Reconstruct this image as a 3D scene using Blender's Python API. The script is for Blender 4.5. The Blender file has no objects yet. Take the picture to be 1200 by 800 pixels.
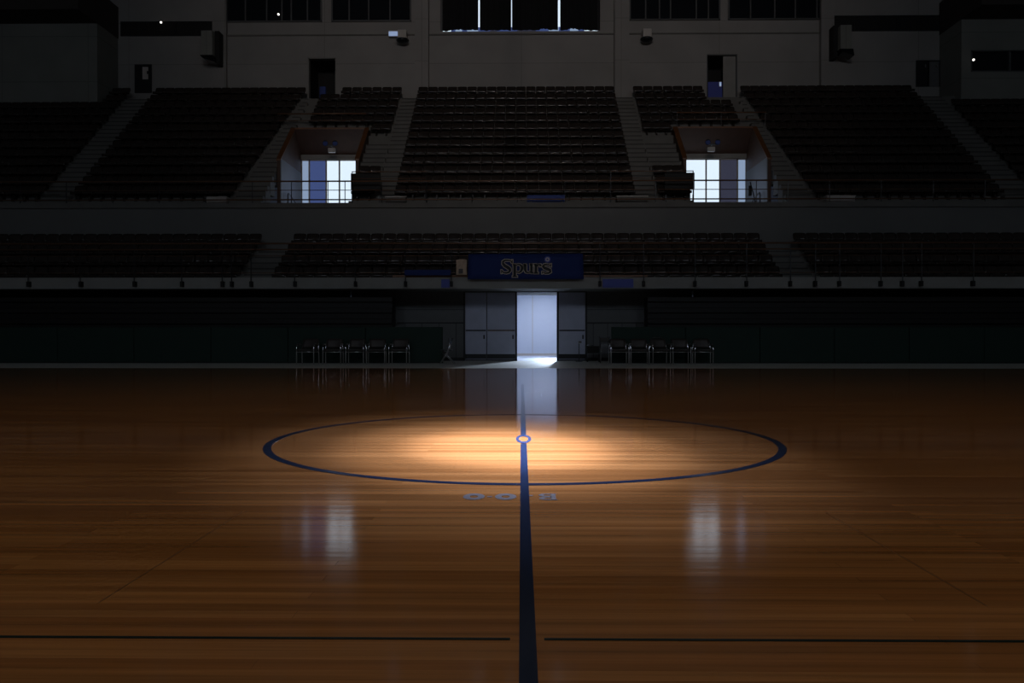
import bpy, bmesh, math, random
from mathutils import Vector, Matrix
random.seed(7)
S = bpy.context.scene
COL = S.collection
R = math.radians

# ------------------------------------------------------------------ camera
F, HC, YH, VX = 930.0, 0.863, 394.0, 611.0      # focal length in px, eye height, horizon row, vanishing column
cd = bpy.data.cameras.new('camera'); cam = bpy.data.objects.new('camera', cd); COL.objects.link(cam)
cd.lens = F/1200*36; cd.sensor_width = 36; cd.clip_start = 0.05; cd.clip_end = 200
cam.location = (0, 0, HC)
cam.rotation_euler = (R(90) - math.atan(6/F), 0, math.atan(11/F))
S.camera = cam
# ------------------------------------------------------------------ world, exposure
w = bpy.data.worlds.new('world'); S.world = w; w.use_nodes = True
w.node_tree.nodes['Background'].inputs[0].default_value = (0.55, 0.68, 1, 1)
w.node_tree.nodes['Background'].inputs[1].default_value = 0.02
S.view_settings.view_transform = 'Standard'; S.view_settings.look = 'None'
S.view_settings.exposure = 0; S.view_settings.gamma = 1; S.view_settings.use_curve_mapping = False
S.cycles.use_denoising = True
S.cycles.max_bounces = 8; S.cycles.diffuse_bounces = 4
S.cycles.sample_clamp_indirect = 3
SPOT_W, SPILL_W, FILL_W, NEAR_WIN = 1, 740, 5400, 4.5      # court spotlight, its wide spill, added unseen wall fill, daylight in the windows behind the camera

def light(kind, name, loc, target, energy, color, **kw):
    l = bpy.data.lights.new(name, kind); o = bpy.data.objects.new(name, l); COL.objects.link(o)
    l.energy = energy; l.color = color; o.location = loc
    o.rotation_euler = (Vector(target) - Vector(loc)).to_track_quat('-Z', 'Y').to_euler()
    for k, v in kw.items(): setattr(l, k, v)
    return o
LAMP = (-0.15, 6.35, 13.2)
for rad, pw in ((.95, 36000), (1.55, 16500), (2.5, 4300)):      # hot centre, body and skirt of the lamp's beam
    b_l = light('SPOT', 'court_spot_beam', (LAMP[0], LAMP[1], LAMP[2]-.04), (-0.12, 6.2, 0), pw*SPOT_W, (.93, 1.07, 1.65), spot_size=2*math.atan(rad/LAMP[2]), spot_blend=1, shadow_soft_size=.1)
    b_l.scale = (1, 1.45, 1)
light('SPOT', 'wall_fill_spot', (0, -11.5, 16), (0, 40, 17.5), FILL_W, (1, .87, .79), spot_size=R(46), spot_blend=1, shadow_soft_size=.35)  # added fill high behind the camera, gives the back wall its falloff
light('SPOT', 'court_spot_spill', (LAMP[0], LAMP[1]-.3, LAMP[2]-.04), (-0.1, 5.6, 0), SPILL_W, (1, .80, .60), spot_size=R(138), spot_blend=1, shadow_soft_size=.15)
# daylight spilling out of the lit corridor behind the centre doorway
light('AREA', 'corridor_daylight', (1.98, 35.1, 2.5), (.35, 26.5, 0), 70, (.66, .8, 1), shape='RECTANGLE', size=.5, size_y=.7, spread=R(50))
light('AREA', 'stair_lobby_daylight', (-8.0, 36.7, 7.6), (-10.27, 35.2, 7.2), 2.6, (.42, .56, 1), shape='RECTANGLE', size=1.4, size_y=1.8, spread=R(62))
light('AREA', 'stair_lobby_daylight', (8.2, 36.7, 7.6), (10.42, 35.2, 7.2), 2.6, (.42, .56, 1), shape='RECTANGLE', size=1.4, size_y=1.8, spread=R(62))

# ------------------------------------------------------------------ materials
def mat(name, color, rough=.6, metal=0, emit=0, ecol=None, var=0, vscale=4, coat=0, spec=.5, alpha=1):
    m = bpy.data.materials.new(name); m.use_nodes = True
    nt = m.node_tree; p = nt.nodes['Principled BSDF']
    c = (*color, 1)
    p.inputs['Base Color'].default_value = c
    p.inputs['Roughness'].default_value = rough; p.inputs['Metallic'].default_value = metal
    p.inputs['Specular IOR Level'].default_value = spec
    if coat: p.inputs['Coat Weight'].default_value = coat; p.inputs['Coat Roughness'].default_value = .08
    if emit:
        p.inputs['Emission Color'].default_value = (*(ecol or color), 1); p.inputs['Emission Strength'].default_value = emit
    if alpha < 1:
        p.inputs['Transmission Weight'].default_value = 1 - alpha; p.inputs['IOR'].default_value = 1.45
    if var:
        tc = nt.nodes.new('ShaderNodeTexCoord'); n = nt.nodes.new('ShaderNodeTexNoise'); r = nt.nodes.new('ShaderNodeMixRGB')
        n.inputs['Scale'].default_value = vscale; n.inputs['Detail'].default_value = 4
        nt.links.new(tc.outputs['Object'], n.inputs['Vector'])
        r.inputs[1].default_value = (*[x*(1-var) for x in color], 1); r.inputs[2].default_value = (*[min(1, x*(1+var)) for x in color], 1)
        nt.links.new(n.outputs['Fac'], r.inputs[0]); nt.links.new(r.outputs[0], p.inputs['Base Color'])
    return m

def panel_wall_mat(name, color, bw, bh):
    """painted concrete with shallow panel joints"""
    m = mat(name, color, .75); nt = m.node_tree; p = nt.nodes['Principled BSDF']
    tc = nt.nodes.new('ShaderNodeTexCoord'); sx = nt.nodes.new('ShaderNodeSeparateXYZ'); cx = nt.nodes.new('ShaderNodeCombineXYZ')
    nt.links.new(tc.outputs['Object'], sx.inputs[0]); nt.links.new(sx.outputs[0], cx.inputs[0]); nt.links.new(sx.outputs[2], cx.inputs[1])
    b = nt.nodes.new('ShaderNodeTexBrick'); b.offset = 0
    b.inputs['Scale'].default_value = 1; b.inputs['Brick Width'].default_value = bw; b.inputs['Row Height'].default_value = bh
    b.inputs['Mortar Size'].default_value = .02; b.inputs['Mortar Smooth'].default_value = .3
    for i, f in ((1, 1), (2, .94), (3, .72)): b.inputs[i].default_value = (*[x*f for x in color], 1)
    nt.links.new(cx.outputs[0], b.inputs['Vector'])
    n = nt.nodes.new('ShaderNodeTexNoise'); n.inputs['Scale'].default_value = .6; n.inputs['Detail'].default_value = 6
    nt.links.new(tc.outputs['Object'], n.inputs['Vector'])
    mx = nt.nodes.new('ShaderNodeMixRGB'); mx.blend_type = 'MULTIPLY'; mx.inputs[0].default_value = .35
    nt.links.new(b.outputs['Color'], mx.inputs[1]); nt.links.new(n.outputs['Fac'], mx.inputs[2])
    nt.links.new(mx.outputs[0], p.inputs['Base Color'])
    return m

def court_mat():
    m = bpy.data.materials.new('varnished_maple'); m.use_nodes = True
    nt = m.node_tree; p = nt.nodes['Principled BSDF']; L = nt.links.new; N = nt.nodes.new
    tc = N('ShaderNodeTexCoord')
    # strips 7 cm wide running left-right
    b = N('ShaderNodeTexBrick'); b.offset = .37; b.offset_frequency = 3
    b.inputs['Scale'].default_value = 1; b.inputs['Brick Width'].default_value = 1.9; b.inputs['Row Height'].default_value = .062
    b.inputs['Mortar Size'].default_value = .0007; b.inputs['Mortar Smooth'].default_value = .4; b.inputs['Bias'].default_value = 0
    b.inputs[1].default_value = (.40, .172, .050, 1); b.inputs[2].default_value = (.275, .105, .027, 1); b.inputs[3].default_value = (.16, .064, .02, 1)
    L(tc.outputs['Object'], b.inputs['Vector'])
    mp = N('ShaderNodeMapping'); mp.inputs['Scale'].default_value = (.35, 14, 1); L(tc.outputs['Object'], mp.inputs['Vector'])
    n = N('ShaderNodeTexNoise'); n.inputs['Scale'].default_value = 1.3; n.inputs['Detail'].default_value = 6; n.inputs['Roughness'].default_value = .65
    L(mp.outputs[0], n.inputs['Vector'])
    mr = N('ShaderNodeMapRange'); mr.inputs[1].default_value = .3; mr.inputs[2].default_value = .7; mr.inputs[3].default_value = .62; mr.inputs[4].default_value = 1.22
    L(n.outputs['Fac'], mr.inputs[0])
    mx = N('ShaderNodeVectorMath'); mx.operation = 'SCALE'; L(b.outputs['Color'], mx.inputs[0]); L(mr.outputs[0], mx.inputs['Scale'])
    L(mx.outputs[0], p.inputs['Base Color'])
    p.inputs['Roughness'].default_value = .105; p.inputs['Specular IOR Level'].default_value = .5
    p.inputs['IOR'].default_value = 1.5
    # old, slightly cupped strips
    mp2 = N('ShaderNodeMapping'); mp2.inputs['Scale'].default_value = (.6, 9, 1); L(tc.outputs['Object'], mp2.inputs['Vector'])
    n2 = N('ShaderNodeTexNoise'); n2.inputs['Scale'].default_value = 1.4; n2.inputs['Detail'].default_value = 2; L(mp2.outputs[0], n2.inputs['Vector'])
    bp = N('ShaderNodeBump'); bp.inputs['Strength'].default_value = .12; bp.inputs['Distance'].default_value = .004
    L(n2.outputs['Fac'], bp.inputs['Height']); L(bp.outputs[0], p.inputs['Normal'])
    return m

M = dict(
    court=court_mat(),
    line=mat('navy_court_paint', (.011, .019, .042), .16, var=.2),
    vline=mat('green_court_paint', (.01, .022, .02), .16, var=.2),
    white_paint=mat('worn_white_paint', (.17, .155, .15), .3, var=.3, vscale=30),
    ring=mat('pale_blue_paint', (.025, .036, .08), .2),
    mat_=mat('grey_runoff_floor', (.62, .62, .57), .55, var=.15),
    wall=panel_wall_mat('painted_concrete_wall', (.36, .34, .32), 5.0, 2.1),
    sidewall=panel_wall_mat('painted_side_room_wall', (.28, .28, .25), 4.2, 2.2),
    concrete=mat('bare_concrete', (.14, .133, .12), .8, var=.25, vscale=1.5),
    fascia=mat('pale_concrete_fascia', (.27, .26, .24), .8, var=.18, vscale=2),
    tier=mat('grey_concrete_wall', (.15, .148, .14), .8, var=.15, vscale=.8),
    ceil=mat('dark_ceiling', (.05, .04, .035), .8),
    seam=mat('brown_seam', (.10, .045, .018), .3),
    nosing=mat('dull_step_nosing', (.055, .05, .045), .7),
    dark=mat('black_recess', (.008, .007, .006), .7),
    glass_dark=mat('dark_glass', (.012, .014, .018), .12),
    frame=mat('dull_window_frame', (.10, .10, .10), .5),
    seat=mat('dark_brown_seat_plastic', (.034, .026, .022), .2, var=.3, vscale=3, spec=.6),
    seatm=mat('black_steel_support', (.012, .011, .01), .5),
    green=mat('dark_green_padding', (.004, .024, .016), .7, var=.2, vscale=2),
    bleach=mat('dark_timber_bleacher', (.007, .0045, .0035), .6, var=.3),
    wood=mat('orange_brown_timber', (.16, .062, .02), .4, var=.3, vscale=5),
    rail=mat('brown_painted_rail', (.16, .08, .045), .22, spec=.7),
    railm=mat('dark_grey_steel', (.03, .03, .032), .35, metal=.4),
    navy=mat('navy_banner_cloth', (.006, .022, .13), .8),
    cream=mat('cream_lettering', (.62, .52, .42), .6),
    black=mat('black_lettering', (.006, .006, .007), .6),
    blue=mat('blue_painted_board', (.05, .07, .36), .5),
    doorm=mat('grey_steel_door', (.42, .44, .56), .45, var=.1),
    panelg=mat('grey_wall_panel', (.12, .12, .12), .6, var=.12),
    white=mat('white_corridor_paint', (.62, .68, .78), .55),
    chrome=mat('chrome_tube', (.75, .75, .78), .16, metal=1),
    chair=mat('dark_chair_upholstery', (.045, .036, .032), .45, var=.2, vscale=10),
    pale=mat('pale_grey_plastic', (.5, .46, .42), .5),
    lens=mat('black_lens', (.008, .01, .012), .15),
    curtain=mat('black_curtain', (.006, .006, .007), .9),
    poster=mat('faded_cream_paper', (.5, .36, .26), .7, var=.35, vscale=9),
    vom=mat('brown_vomitory_board', (.075, .036, .022), .6, var=.25),
    day=mat('daylit_clear_pane', (.5, .5, .5), .2, emit=1.0, ecol=(.72, .86, 1)),
    day_soft=mat('daylit_frosted_pane', (.3, .3, .3), .3, emit=.42, ecol=(.50, .68, 1)),
    day_blue=mat('daylit_blue_blind', (.1, .1, .2), .5, emit=.17, ecol=(.22, .36, 1)),
    day_grey=mat('shaded_grey_blind', (.1, .1, .12), .5, emit=.045, ecol=(.5, .55, 1)),
    day_near=mat('daylit_hall_window', (.3, .3, .3), .3, emit=NEAR_WIN, ecol=(.72, .84, 1)),
    bulb=mat('lit_glint_dot', (1, 1, 1), .3, emit=2.5, ecol=(1, .95, .9)),
    bluelamp=mat('pale_blue_lit_cover', (.4, .5, .8), .3, emit=.42, ecol=(.5, .66, 1)),
    bulbw=mat('warm_lamp_glass', (1, .9, .7), .3, emit=6, ecol=(1, .8, .5)),
    acrylic=mat('glossy_blue_board', (.06, .09, .28), .2),
)

# ------------------------------------------------------------------ mesh helpers
class MB:
    def __init__(s): s.v, s.f = [], []
    def add(s, vs, fs):
        n = len(s.v); s.v += [tuple(v) for v in vs]; s.f += [tuple(i+n for i in f) for f in fs]; return s
    def box(s, x0, x1, y0, y1, z0, z1):
        return s.add([(x0,y0,z0),(x1,y0,z0),(x1,y1,z0),(x0,y1,z0),(x0,y0,z1),(x1,y0,z1),(x1,y1,z1),(x0,y1,z1)],
                     [(0,3,2,1),(4,5,6,7),(0,1,5,4),(1,2,6,5),(2,3,7,6),(3,0,4,7)])
    def chamfer(s, x0, x1, y0, y1, z0, z1, c):
        """box with chamfered vertical and horizontal edges"""
        bm = bmesh.new(); bmesh.ops.create_cube(bm, size=1)
        for v in bm.verts:
            v.co = (x0+(v.co.x+.5)*(x1-x0), y0+(v.co.y+.5)*(y1-y0), z0+(v.co.z+.5)*(z1-z0))
        bmesh.ops.bevel(bm, geom=bm.edges[:], offset=c, segments=2, affect='EDGES', profile=.5)
        bm.verts.index_update(); s.add([v.co[:] for v in bm.verts], [[v.index for v in f.verts] for f in bm.faces]); bm.free(); return s
    def tube(s, pts, r, n=8, cap=True):
        pts = [Vector(p) for p in pts]; rings = []
        for i, p in enumerate(pts):
            a = pts[max(0, i-1)]; b = pts[min(len(pts)-1, i+1)]; t = (b-a).normalized()
            u = t.orthogonal().normalized() if i == 0 else (u - t*u.dot(t)).normalized()
            wv = t.cross(u)
            rr = r[i] if isinstance(r, (list, tuple)) else r
            rings.append([p + (u*math.cos(2*math.pi*k/n) + wv*math.sin(2*math.pi*k/n))*rr for k in range(n)])
        vs = [v for ring in rings for v in ring]; fs = []
        for i in range(len(pts)-1):
            for k in range(n):
                fs.append((i*n+k, i*n+(k+1)%n, (i+1)*n+(k+1)%n, (i+1)*n+k))
        if cap: fs += [tuple(range(n))[::-1], tuple((len(pts)-1)*n+k for k in range(n))]
        return s.add(vs, fs)
    def prism(s, poly, axis, a, b):
        """closed polygon in the two other axes, extruded along axis"""
        n = len(poly)
        def P(p, t): return {'x': (t, p[0], p[1]), 'y': (p[0], t, p[1]), 'z': (p[0], p[1], t)}[axis]
        return s.add([P(p, a) for p in poly] + [P(p, b) for p in poly],
                     [tuple(range(n))[::-1], tuple(range(n, 2*n))] + [(i, (i+1)%n, n+(i+1)%n, n+i) for i in range(n)])
    def sheet(s, grid, th, nrm=(0, -1, 0)):
        """thick curved sheet from a grid of points"""
        a, b = len(grid), len(grid[0]); t = Vector(nrm)*th
        top = [Vector(p) for row in grid for p in row]; vs = top + [p - t for p in top]; o = a*b; fs = []
        for i in range(a-1):
            for j in range(b-1):
                q = (i*b+j, i*b+j+1, (i+1)*b+j+1, (i+1)*b+j); fs.append(q); fs.append(tuple(k+o for k in q[::-1]))
        bd = [(0, j) for j in range(b)] + [(i, b-1) for i in range(1, a)] + [(a-1, j) for j in range(b-2, -1, -1)] + [(i, 0) for i in range(a-2, 0, -1)]
        ids = [i*b+j for i, j in bd]
        for k in range(len(ids)): p, q = ids[k], ids[(k+1) % len(ids)]; fs.append((q, p, p+o, q+o))
        return s.add(vs, fs)
    def xf(s, mtx):
        s.v = [tuple(mtx @ Vector(v)) for v in s.v]; return s
    def build(s, name, m, parent=None, smooth=False):
        me = bpy.data.meshes.new(name); me.from_pydata(s.v, [], s.f)
        bm = bmesh.new(); bm.from_mesh(me); bmesh.ops.recalc_face_normals(bm, faces=bm.faces); bm.to_mesh(me); bm.free()
        me.materials.append(m)
        if smooth:
            for p in me.polygons: p.use_smooth = True
        o = bpy.data.objects.new(name, me); COL.objects.link(o)
        if parent: o.parent = parent
        return o
def tag(o, label=None, cat=None, group=None, kind=None):
    if label: o['label'] = label
    if cat: o['category'] = cat
    if group: o['group'] = group
    if kind: o['kind'] = kind
    return o
def empty(name, loc, label, cat, group=None, rz=0):
    o = bpy.data.objects.new(name, None); COL.objects.link(o); o.location = loc; o.rotation_euler.z = rz
    o.empty_display_size = .1
    return tag(o, label, cat, group)
def struct(mb, name, m, label=None, cat=None):
    return tag(mb.build(name, m), label, cat, None, 'structure')
def copy_tree(root):
    r = root.copy(); COL.objects.link(r)
    for ch in root.children:
        c = ch.copy(); COL.objects.link(c); c.parent = r
        for g in ch.children:
            d = g.copy(); COL.objects.link(d); d.parent = c
    return r
UZ0_ = 6.69
def X(px, d): return (px - VX)*d/F          # survey: photo column -> metres at distance d
def Z(py, d): return HC + (YH - py)*d/F     # survey: photo row -> height at distance d

# ================================================================== SETTING
floor = struct(MB().box(-30, 30, -13, 21.45, -.12, 0), 'floor', M['court'], 'varnished maple basketball court floor', 'floor')
struct(MB().box(-30, 30, 21.45, 28.2, -.12, -.002), 'floor', M['mat_'], 'grey run-off strip between the court and the green padding', 'floor')
ZL = .0025
CX, CY, RC = .018, 6.69, 2.10
def ring(cx, cy, r0, r1, n=160, z=ZL, sx=1, a0=0, a1=2*math.pi):
    full = abs(a1-a0-2*math.pi) < 1e-6; k = n if full else n+1
    vs = []; fs = []
    for i in range(k):
        a = a0 + (a1-a0)*i/n
        for r, zz in ((r0, .0002), (r1, .0002), (r1, z), (r0, z)):
            vs.append((cx+math.cos(a)*r*sx, cy+math.sin(a)*r, zz))
    for i in range(n):
        j = (i+1) % k
        for q in range(4): fs.append((i*4+q, j*4+q, j*4+(q+1) % 4, i*4+(q+1) % 4))
    return MB().add(vs, fs)
ring(CX, CY, RC-.062, RC).build('centre_circle_line', M['line'], floor)
l = MB(); l.box(CX-.024, CX+.024, -6, CY-.31, .0002, ZL+.0004).build('halfway_line', M['line'], floor)
MB().box(CX-.024, CX+.024, CY+.26, 14.2, .0002, ZL+.0004).build('halfway_line', M['line'], floor)
ring(0, 0, .040, .064, 40).xf(Matrix.Translation((CX, CY-.02, 0)) @ Matrix.Diagonal((1, 4.2, 1, 1))).build('centre_ring_mark', M['ring'], floor)
yv = 2.255
MB().box(-9, -.032, yv-.006, yv+.007, .0002, ZL).build('thin_side_line', M['vline'], floor)
MB().box(.065, 9, yv-.006, yv+.007, .0002, ZL).build('thin_side_line', M['vline'], floor)
# worn white letters painted upside down to us: O - O - B
def fx(px): return (px-VX)*4.26/F
yl = 4.26
for cxl in (fx(555.3), fx(592.6)):
    ring(cxl, yl, .032, .083, 40, sx=.70).build('painted_letter', M['white_paint'], floor)
for a, b, yy in ((570.7, 576.7, yl), (618.9, 624.7, yl+.03)):
    MB().box(fx(a), fx(b), yy-.012, yy+.012, .0002, ZL).build('painted_letter', M['white_paint'], floor)
b_ = MB(); xr = fx(653)
b_.box(xr-.035, xr-.008, yl-.083, yl+.083, .0002, ZL)
b_.box(xr-.012, xr, yl-.083, yl-.068, .0002, ZL); b_.box(xr-.012, xr, yl+.068, yl+.083, .0002, ZL)
for yc in (yl-.042, yl+.042):
    rr = ring(xr-.055, yc, .018, .043, 24, a0=math.pi/2, a1=3*math.pi/2); b_.add(rr.v, rr.f)
    b_.box(xr-.057, xr-.03, yc-.043, yc-.020, .0002, ZL); b_.box(xr-.057, xr-.03, yc+.020, yc+.043, .0002, ZL)
b_.build('painted_letter', M['white_paint'], floor)
# access hatch seams in the court
for xs in (-1.37, 1.49):
    MB().box(xs-.0015, xs+.0015, 2.55, 3.9, .0001, .0008).build('floor_seam', M['seam'], floor)

# ---- hall shell
ZC = 20.0; YB = 40.3
struct(MB().box(-30.3, -30, -13, 41, -.1, ZC), 'wall_left', M['sidewall'])
struct(MB().box(30, 30.3, -13, 41, -.1, ZC), 'wall_right', M['sidewall'])
struct(MB().box(-30.3, 30.3, -13.3, 41, ZC, ZC+.3), 'ceiling', M['ceil'])
nw = struct(MB().box(-30.3, 30.3, -13.3, -13, -.1, ZC), 'wall_behind_camera', M['sidewall'])
for i, xc in enumerate((-13, 0, 13)):
    wn = struct(MB().box(xc-3, xc+3, -13.0, -12.96, 12.2, 16.6), 'window_%d' % (i+1), M['frame'])
    for k in range(4):
        MB().box(xc-2.9+k*1.46, xc-1.52+k*1.46, -12.955, -12.94, 12.3, 16.5).build('pane', M['day_near'], wn)

# back wall with openings: pieces between door and window openings
bw = MB()
xd0, xd1 = X(360, YB), X(394, YB); zd = Z(67, YB)
xe0, xe1 = X(827, YB), X(863, YB); ze = Z(65, YB)
ZBOT = 11.0
zw0 = Z(25, YB)                       # sill of the high side windows
zc0 = Z(37.5, YB)                     # sill of the centre window
xc0, xc1 = X(516, YB), X(703, YB)
xs = [-30, xd0, xd1, xc0, xc1, xe0, xe1, 30]
bw.box(-30, xd0, YB, YB+.4, ZBOT, ZC)
bw.box(xd0, xd1, YB, YB+.4, zd, ZC); bw.box(xd1, xc0, YB, YB+.4, ZBOT, ZC)
bw.box(xc0, xc1, YB, YB+.4, ZBOT, zc0); bw.box(xc0, xc1, YB, YB+.4, 19.6, ZC)
bw.box(xc1, xe0, YB, YB+.4, ZBOT, ZC); bw.box(xe0, xe1, YB, YB+.4, ze, ZC); bw.box(xe1, 30, YB, YB+.4, ZBOT, ZC)
struct(bw, 'wall_back', M['wall'])
# dark rooms behind the two doorways
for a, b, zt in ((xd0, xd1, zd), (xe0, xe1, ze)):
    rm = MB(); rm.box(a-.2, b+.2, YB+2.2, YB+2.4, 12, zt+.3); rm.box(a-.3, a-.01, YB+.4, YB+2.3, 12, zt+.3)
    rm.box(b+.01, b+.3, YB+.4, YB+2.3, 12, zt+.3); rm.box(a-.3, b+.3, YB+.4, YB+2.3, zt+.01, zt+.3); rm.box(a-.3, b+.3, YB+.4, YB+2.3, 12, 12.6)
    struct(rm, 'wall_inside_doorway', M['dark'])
# pilasters
for i, (a, b) in enumerate(((486, 502), (720, 737))):
    struct(MB().box(X(a, 39.9), X(b, 39.9), 39.9, YB, 12.3, ZC), 'trim_%d' % (i+1), M['wall'], 'broad painted pilaster beside the centre stand', 'pilaster')
for i, (a, b) in enumerate(((248, 264), (960, 975))):
    struct(MB().box(X(a, 40.05), X(b, 40.05), 40.05, YB, 12.6, ZC), 'trim_%d' % (i+3), M['wall'], 'flat painted pilaster beside the high windows', 'pilaster')
# ledge under the windows
for i, (a, b) in enumerate(((264, 486), (502, 720), (737, 960))):
    struct(MB().box(X(a, YB), X(b, YB), YB-.06, YB, Z(42, YB), Z(40.6, YB)), 'trim_%d' % (i+5), M['concrete'])
# high side windows (dark glass)
n = 4
for a, b, mull, gm in ((264, 377, (287, 312, 330, 341, 360), 0), (388, 482, (409, 432, 457), 0), (737, 843, (756, 772, 785, 815, 829), 1), (852, 960, (878, 906, 930, 955), 1)):
    y0 = YB-.10; x0, x1 = X(a, y0), X(b, y0); z0 = Z(25, y0); z1 = 19.4
    fr = MB(); fr.box(x0, x1, y0, YB, z0, z0+.06); fr.box(x0, x0+.07, y0, YB, z0, z1); fr.box(x1-.07, x1, y0, YB, z0, z1); fr.box(x0, x1, y0, YB, z1-.06, z1)
    for mpx in mull: xm = X(mpx, y0); fr.box(xm-.03, xm+.03, y0, YB, z0, z1)
    fr.box(x0, x1, y0+.01, YB, 18.1, 18.16)
    n += 1 if False else 0
    wo = struct(fr, 'window_%d' % (n), M['frame']); n += 1
    MB().box(x0+.05, x1-.05, y0+.05, y0+.07, z0+.05, z1-.05).build('pane', M['glass_dark'], wo)
# centre window: bright panes behind four black curtains
wo = struct(MB().box(xc0, xc1, YB+.28, YB+.34, 19.5, 19.6).box(xc0, xc0+.1, YB+.1, YB+.36, zc0, 19.6).box(xc1-.1, xc1, YB+.1, YB+.36, zc0, 19.6)
            .box(xc0, xc1, YB+.1, YB+.36, zc0, zc0+.03), 'window_8', M['frame'])
MB().box(xc0+.1, xc1-.1, YB+.37, YB+.39, zc0-.02, 19.6).build('pane', M['day'], wo)
tx = [528, 533, 541, 547, 560, 574, 582, 596, 606, 628, 643, 655, 668, 678, 685]
tm = ['day_blue', 'day_soft', 'day_blue', 'day_soft', 'day_blue', 'day_grey', 'day_blue', 'day_blue', 'day_grey', 'day_blue', 'day_soft', 'day_blue', 'day_soft', 'day_blue']
for k in range(14):
    MB().box(X(tx[k], YB), X(tx[k+1], YB), YB+.33, YB+.36, zc0-.01, zc0+.34).build('hem_glow', M[tm[k]], wo)  # blobs of daylight under the hem painted as unevenly glowing segments
gaps = [(561.5, 1.9), (599.5, 1.0), (655, 2.6)]
YC = YB+.12
edges = [xc0-.02] + sum([[X(g-wd/2, YC), X(g+wd/2, YC)] for g, wd in gaps], []) + [xc1+.02]
for k in range(4):
    a, b = edges[2*k], edges[2*k+1]; nn = max(12, int((b-a)/.06)); top, bot = [], []
    for i in range(nn+1):
        x = a+(b-a)*i/nn; wv = .035*math.sin(x*21+k)+.02*math.sin(x*9.3)
        if i in (0, nn): wv = 0
        pxx = VX+x*F/YC
        hem = zc0+.012+(.08+.02*math.sin(x*5) if 528 < pxx < 685 else 0)
        for c, s_, hgt in ((538, 8, .10), (553, 7, .08), (578, 6, .05), (603, 5, .05), (637, 7, .12), (651, 7, .05), (671, 8, .12), (679, 6, .06)):
            hem = max(hem, zc0+.07+hgt*math.exp(-((pxx-c)/s_)**2)*(.8+.2*math.sin(x*40)))
        top.append((x, YC+wv, 19.6)); bot.append((x, YC+wv, hem))
    cu = MB().sheet([top, bot], .01).build('curtain', M['curtain'])
    tag(cu, ['black curtain at the far left of the bright-gapped centre window', 'black curtain left of the narrow middle light gap in the centre window',
             'black curtain between the middle and widest light gaps in the centre window', 'black curtain right of the widest light gap in the centre window'][k], 'curtain', 'black curtains over the centre window')

# projecting rooms at both ends
YR = 38.3
xl = X(112, YR); xr_ = X(1122, YR)
lb = MB(); lb.box(-30, xl, YR, YR+.2, 11, 17.2); lb.box(xl-.2, xl, YR+.2, YB, 11, 17.2)
struct(lb, 'wall_left_room', M['sidewall'], 'blank front of the projecting room above the far left seats', 'wall')
wx0, wx1, wz0, wz1 = X(1133, YR), X(1197, YR), Z(87, YR), Z(62, YR)
rb = MB(); rb.box(xr_, wx0, YR, YR+.2, 11, 17.2); rb.box(wx0, wx1, YR, YR+.2, 11, wz0); rb.box(wx0, wx1, YR, YR+.2, wz1, 17.2); rb.box(wx1, 30, YR, YR+.2, 11, 17.2)
rb.box(xr_, xr_+.2, YR+.2, YB, 11, 17.2)
struct(rb, 'wall_right_room', M['sidewall'], 'front of the projecting control room above the far right seats', 'wall')
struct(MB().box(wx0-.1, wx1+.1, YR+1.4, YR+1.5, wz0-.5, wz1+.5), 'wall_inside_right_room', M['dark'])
fr = MB(); 
for a, b in ((wx0, wx0+.05), (wx1-.05, wx1), (X(1178, YR)-.03, X(1178, YR)+.03)): fr.box(a, b, YR-.03, YR+.12, wz0, wz1)
fr.box(wx0, wx1, YR-.03, YR+.12, wz0, wz0+.05); fr.box(wx0, wx1, YR-.03, YR+.12, wz1-.05, wz1)
wo = struct(fr, 'window_9', M['frame'])
MB().box(wx0, wx1, YR+.10, YR+.11, wz0, wz1).build('pane', M['glass_dark'], wo)
# lowered soffits over the ends
struct(MB().box(-30, xl+.02, 36.6, YB, Z(9, 36.6), Z(9, 36.6)+1.6), 'ceiling_left_soffit', M['ceil'])
struct(MB().box(xr_-.02, 30, 36.6, YB, Z(9, 36.6), Z(9, 36.6)+1.6), 'ceiling_right_soffit', M['ceil'])
for k, (a, b, ya, yb) in enumerate(((140, 248, 24, 41), (975, 1096, 21, 39))):
    y0 = YB-.06; fr = MB(); x0, x1, z0, z1 = X(a, y0), X(b, y0), Z(yb, y0), Z(ya, y0)
    for j in range(6): xm = x0+(x1-x0)*j/5; fr.box(xm-.02, xm+.02, y0, YB, z0, z1)
    fr.box(x0, x1, y0, YB, z0, z0+.04); fr.box(x0, x1, y0, YB, z1-.04, z1)
    wo = struct(fr, 'window_%d' % (10+k), M['railm'])
    MB().box(x0, x1, y0+.03, y0+.05, z0, z1).build('pane', M['dark'], wo)

# doors of the top landing
def leaf_door(name, x0, x1, y, z0, z1, m, glass=None):
    d = struct(MB().box(x0-.06, x0, y-.05, y+.02, z0, z1+.06).box(x1, x1+.06, y-.05, y+.02, z0, z1+.06).box(x0, x1, y-.05, y+.02, z1, z1+.06), name, M['railm'])
    lf = MB().box(x0, x1, y-.02, y+.02, z0, z1).build('door_leaf', m, d)
    MB().box(x1-.16, x1-.10, y-.06, y-.02, z0+.95, z0+1.1).build('handle', M['chrome'], lf)
    if glass: MB().box(x0+glass[0]*(x1-x0), x0+glass[1]*(x1-x0), y-.026, y-.02, z0+glass[2]*(z1-z0), z0+glass[3]*(z1-z0)).build('door_glass', M['pale'], lf)
    return d
yd = YB-.03
leaf_door('door_1', X(158, yd), X(175, yd), yd, Z(108, yd), Z(76, yd), M['railm'], (.45, .85, .5, .95))
leaf_door('door_2', X(1071, yd), X(1083, yd), yd, Z(104, yd), Z(75, yd), M['railm'])
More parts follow.
